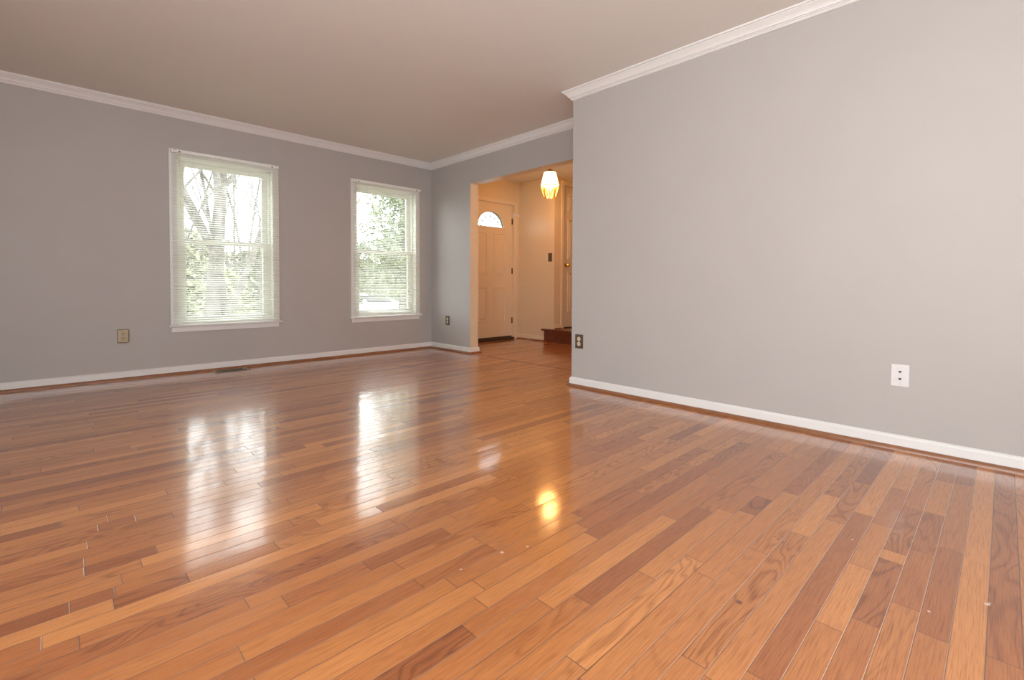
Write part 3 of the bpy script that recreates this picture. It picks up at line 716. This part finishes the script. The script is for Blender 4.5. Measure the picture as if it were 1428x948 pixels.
for i in range(6):
    j = (i+1) % 6
    def pane_bm(P_, th=0.003):
        bm = bmesh.new(); c = sum(P_, Vector())/4; nrm = (P_[1]-P_[0]).cross(P_[2]-P_[0]).normalized()*th/2
        q = [c+(v-c)*0.97 for v in P_]
        a = [bm.verts.new(v+nrm) for v in q]; b = [bm.verts.new(v-nrm) for v in q]
        bm.faces.new(a); bm.faces.new(b[::-1])
        for k in range(4): bm.faces.new((a[k], b[k], b[(k+1) % 4], a[(k+1) % 4]))
        return bm
    finish('frosted_panel', pane_bm([T[i], T[j], Mi[j], Mi[i]]), 'lit_glass', root)
    finish('glass_panel', pane_bm([Mi[i], Mi[j], B[j], B[i]]), 'lamp_glass', root)
bm = bmesh.new()
for i in range(6):
    j = (i+1) % 6
    for P_ in (T, Mi, B): cyl(bm, P_[i], P_[j], 0.0045, seg=6)
    cyl(bm, T[i], Mi[i], 0.0030, seg=6); cyl(bm, Mi[i], B[i], 0.0030, seg=6)
finish('brass_frame', bm, 'brass', root)
bm = bmesh.new(); lathe(bm, [(0.004, zb_+0.004), (0.016, zb_+0.006), (0.014, zb_+0.012), (0.004, zb_+0.020), (0.004, zb_+0.085)], (0, 0, 0), seg=14)
for k in range(3):
    a = 2*math.pi*k/3+0.4; c = Vector((0.034*math.cos(a), 0.034*math.sin(a), 0))
    tube(bm, [Vector((0, 0, zb_+0.03)), c+Vector((0, 0, zb_+0.025)), c+Vector((0, 0, zb_+0.045))], 0.003, 6)
    cyl(bm, c+Vector((0, 0, zb_+0.045)), c+Vector((0, 0, zb_+0.095)), 0.007, seg=10)
finish('candle_cluster', bm, 'brass', root)
for k in range(3):
    a = 2*math.pi*k/3+0.4; bm = bmesh.new()
    lathe(bm, [(0.005, zb_+0.095), (0.013, zb_+0.112), (0.011, zb_+0.132), (0.002, zb_+0.156)], (0.034*math.cos(a), 0.034*math.sin(a), 0), seg=12)
    finish('candle_bulb', bm, 'bulb', root, smooth=True)
pl = bpy.data.lights.new('lantern_light', 'POINT'); pl.energy = 21; pl.color = (1.0, 0.52, 0.19); pl.shadow_soft_size = 0.09
po = bpy.data.objects.new('lantern_light', pl); COL.objects.link(po); po.location = (LX, LY, CEIL-0.33)

# added warm fill for the foyer, no fixture, hidden behind the right wall
pl = bpy.data.lights.new('foyer_fill', 'POINT'); pl.energy = 24; pl.color = (1.0, 0.42, 0.12); pl.shadow_soft_size = 0.12
po = bpy.data.objects.new('foyer_fill', pl); COL.objects.link(po); po.location = (4.0, 2.42, 2.10)

# ------------------------------------------------------------------ outdoors
GZ = -0.95
bm = bmesh.new(); bx(bm, (-40, D+0.4, GZ-0.2), (80, 90, GZ)); struct(finish('ground', bm, 'lawn'))
bm = bmesh.new(); bx(bm, (4.0, 12.6, GZ), (60, 44.0, GZ+0.02)); struct(finish('driveway', bm, 'asphalt'))
random.seed(5)
def ring_tube(vs, fs, a, b, r0, r1, seg):
    q = (b-a).to_track_quat('Z', 'Y').to_matrix(); n0 = len(vs)
    for c, r in ((a, r0), (b, r1)):
        for i in range(seg):
            t = 2*math.pi*i/seg; vs.append(c+q @ Vector((r*math.cos(t), r*math.sin(t), 0)))
    for i in range(seg): fs.append([n0+i, n0+(i+1) % seg, n0+seg+(i+1) % seg, n0+seg+i])
def limb(vs, fs, p, d, r, depth, spread=0.5, kids=2, step=0.9):
    pts = [Vector(p)]; dd = Vector(d).normalized()
    rr = r
    for k in range(4):
        nd = (dd+Vector([random.uniform(-0.12, 0.12) for _ in range(3)])).normalized(); q = pts[-1]+nd*step*(0.5+0.5*r**0.5)
        ring_tube(vs, fs, pts[-1], q, rr, rr*0.86, 12 if r > 0.04 else 5); rr *= 0.86; pts.append(q); dd = nd
        if depth > 0 and k >= 1:
            for _ in range(kids):
                sd = (dd+Vector([random.uniform(-1, 1)*spread*1.6 for _ in range(2)]+[random.uniform(-0.1, 0.6)*spread])).normalized()
                limb(vs, fs, q, sd, rr*random.uniform(0.35, 0.5), depth-1, spread, kids, step*0.62)
def bare_tree(loc, stems, lbl, depth=2, kids=2):
    root = empty('bare_tree', loc); tag(root, lbl, 'tree')
    vs, fs = [], []
    for (dx, dy, lx, ly, r) in stems:
        limb(vs, fs, (dx, dy, -0.1), (lx, ly, 1.0), r, depth, 0.5, kids, 1.7)
    me = bpy.data.meshes.new('trunk'); me.from_pydata(vs, [], fs); me.materials.append(M['bark'])
    o = bpy.data.objects.new('trunk', me); COL.objects.link(o); o.parent = root; return root
def leafy(name, loc, rx, ry, z0, z1, n_leaf, mat, lbl, size=0.16, conic=0.5, trunk_r=0.12, droop=0.0, thin=0):
    root = empty(name, loc); tag(root, lbl, 'tree' if z1 > 2.5 else 'shrub')
    bm = bmesh.new(); cyl(bm, (0, 0, -0.05), (0, 0, z0+(z1-z0)*0.8), trunk_r, trunk_r*0.3, seg=8); finish('trunk', bm, 'bark', root)
    vs, fs = [], []
    for _ in range(n_leaf):
        h = random.random()**1.25; rad = (1-conic*h)*(1 if h < 0.9 else (1-h)*10)
        a = random.uniform(0, 2*math.pi); rr = rad*math.sqrt(random.random())*(0.75+0.25*math.sin(a*5+h*22))
        c = Vector((rx*rr*math.cos(a), ry*rr*math.sin(a), z0+(z1-z0)*h-droop*rr))
        u = Vector([random.gauss(0, 1) for _ in range(3)]).normalized()*size*random.uniform(0.5, 1.2)
        v = Vector([random.gauss(0, 1) for _ in range(3)]).cross(u).normalized()*size*random.uniform(0.2, 0.5)
        if thin: v = v*thin; u = Vector((u.x*0.6, u.y*0.6, abs(u.z)+size*0.5))
        fs.append([len(vs)+q for q in range(4)]); vs += [c+q for q in (-u, -v*0.9, u, v)]
    me = bpy.data.meshes.new('foliage'); me.from_pydata(vs, [], fs); me.materials.append(M[mat])
    o = bpy.data.objects.new('twigs' if thin else 'foliage', me); COL.objects.link(o); o.parent = root; return root
# big multi-stemmed tree outside the left window
bare_tree((1.90, 9.0, GZ), [(0.0, 0.0, -0.03, 0.0, 0.15), (0.24, 0.1, -0.05, 0.02, 0.085), (-0.36, 0.0, -0.02, 0.1, 0.07), (-0.5, -0.2, 0.42, 0.1, 0.075)], 'large grey bare-trunked tree right outside the left window', 2)
bare_tree((4.6, 17.0, GZ), [(0, 0, -0.10, 0.0, 0.09), (0.3, 0.2, 0.12, 0.1, 0.07)], 'slimmer bare tree farther out, seen on the right of the left window', 3, 3)
leafy('shrub', (2.75, 11.6, GZ), 0.8, 0.6, 0.1, 2.1, 2200, 'leaf_pale', 'pale green shrub behind the big bare tree, in the left window', 0.07, 0.35, 0.04)
leafy('shrub', (1.45, 10.6, GZ), 0.6, 0.6, 0.1, 1.9, 1600, 'leaf_pale', 'pale green shrub left of the big bare trunk, in the left window', 0.07, 0.3, 0.04)
leafy('evergreen_tree', (8.35, 13.8, GZ), 1.8, 1.5, 1.75, 7.6, 5600, 'leaf', 'tall evergreen tree with drooping boughs filling most of the right window', 0.12, 0.25, 0.16, 0.5)
leafy('evergreen_tree', (20.5, 46, GZ), 5.5, 2.0, 0.3, 6.5, 4500, 'leaf', 'far dark evergreen in the right window, beyond the parked car', 0.42, 0.3, 0.16)
leafy('evergreen_tree', (29.5, 50, GZ), 5.0, 2.0, 0.3, 7.5, 3500, 'leaf', 'farthest evergreen, right of the tan house across the street', 0.42, 0.3, 0.16)
leafy('evergreen_tree', (5.2, 30, GZ), 2.2, 1.6, 0.2, 4.6, 3000, 'leaf_pale', 'rounded pale evergreen far off in the left part of the left window', 0.28, 0.2, 0.16)
leafy('evergreen_tree', (9.4, 32, GZ), 2.4, 1.6, 0.2, 4.0, 3000, 'leaf', 'lower dark evergreen far off in the right part of the left window', 0.28, 0.2, 0.16)
leafy('bare_shrub_tree', (3.2, 12.9, GZ), 1.5, 0.8, 0.5, 5.4, 2200, 'bark', 'tangle of thin bare twigs behind the big bare trunk, in the left window', 0.22, 0.1, 0.05, 0.0, 0.10)
leafy('bare_shrub_tree', (5.3, 14.6, GZ), 1.2, 0.8, 0.5, 4.6, 500, 'bark', 'thin bare twigs at the far left edge of the right window', 0.30, 0.1, 0.05, 0.0, 0.16)
# lamp post
root = empty('driveway_post', (6.55, 12.9, GZ+0.02)); tag(root, 'white post standing beside the driveway, in the right window', 'post')
bm = bmesh.new(); cyl(bm, (0, 0, 0), (0, 0, 1.25), 0.05, seg=12); finish('shaft', bm, 'white_trim', root)
bm = bmesh.new(); lathe(bm, [(0.06, 1.25), (0.07, 1.28), (0.02, 1.36)], (0, 0, 0), seg=12); finish('post_cap', bm, 'white_trim', root)
# parked car
root = empty('parked_car', (10.3, 20.5, GZ+0.02), math.radians(8)); tag(root, 'white car parked on the driveway, seen low in the right window', 'car')
prof = [(-2.15, 0.32), (-2.18, 0.62), (-1.95, 0.84), (-1.15, 0.92), (-0.55, 1.36), (0.55, 1.40), (1.25, 0.98), (2.0, 0.88), (2.15, 0.60), (2.12, 0.32)]
bm = bmesh.new(); A = [bm.verts.new((x, -0.82 if z < 1.0 else -0.66, z)) for x, z in prof]; B = [bm.verts.new((x, 0.82 if z < 1.0 else 0.66, z)) for x, z in prof]
for k in range(len(prof)): j = (k+1) % len(prof); bm.faces.new((A[k], A[j], B[j], B[k]))
bm.faces.new(A[::-1]); bm.faces.new(B); bmesh.ops.bevel(bm, geom=list(bm.edges), offset=0.05, segments=2, affect='EDGES'); finish('car_body', bm, 'car_paint', root, True)
for s in (-1, 1):
    bm = bmesh.new(); q = [(-0.98, 0.96), (-0.50, 1.30), (0.48, 1.33), (1.05, 0.99)]
    f = [bm.verts.new((x, s*(0.845 if z < 1.1 else 0.70), z)) for x, z in q]; g = [bm.verts.new((x, s*(0.80 if z < 1.1 else 0.64), z)) for x, z in q]
    bm.faces.new(f); bm.faces.new(g[::-1]); [bm.faces.new((f[k], f[(k+1) % 4], g[(k+1) % 4], g[k])) for k in range(4)]; finish('side_window', bm, 'car_glass', root)
for nm, q in (('windscreen', [(-1.12, 0.955), (-0.60, 1.345)]), ('rear_window', [(1.20, 1.02), (0.62, 1.39)])):
    bm = bmesh.new(); (xa, za), (xb, zb) = q; f = [bm.verts.new(c) for c in ((xa, -0.66, za), (xa, 0.66, za), (xb, 0.58, zb), (xb, -0.58, zb))]
    r_ = bmesh.ops.solidify(bm, geom=[bm.faces.new(f)], thickness=0.02); finish(nm, bm, 'car_glass', root)
for x in (-1.35, 1.35):
    for s in (-1, 1):
        bm = bmesh.new(); cyl(bm, (x, s*0.66, 0.31), (x, s*0.86, 0.31), 0.31, seg=24); wh = finish('wheel', bm, 'tyre', root)
        bm = bmesh.new(); cyl(bm, (x, s*0.80, 0.31), (x, s*0.87, 0.31), 0.19, seg=16); finish('hubcap', bm, 'screw', wh)
# distant house
root = empty('house', (25.0, 58.0, GZ)); tag(root, 'tan house far across the street, low in the right window', 'house')
bm = bmesh.new(); bx(bm, (-5, -3, 0), (5, 3, 2.7)); finish('house_walls', bm, 'brick', root)
bm = bmesh.new(); V = [bm.verts.new(c) for c in ((-5.4, -3.4, 2.7), (5.4, -3.4, 2.7), (5.4, 3.4, 2.7), (-5.4, 3.4, 2.7), (-5.4, 0, 4.4), (5.4, 0, 4.4))]
for q in ((0, 1, 5, 4), (2, 3, 4, 5), (0, 4, 3), (1, 2, 5), (0, 3, 2, 1)): bm.faces.new([V[k] for k in q])
finish('house_roof', bm, 'roofing', root)
for x in (-3.4, -1.0, 1.6, 3.6):
    bm = bmesh.new(); bx(bm, (x-0.5, -3.04, 1.0), (x+0.5, -2.98, 2.1)); finish('house_window', bm, 'car_glass', root)
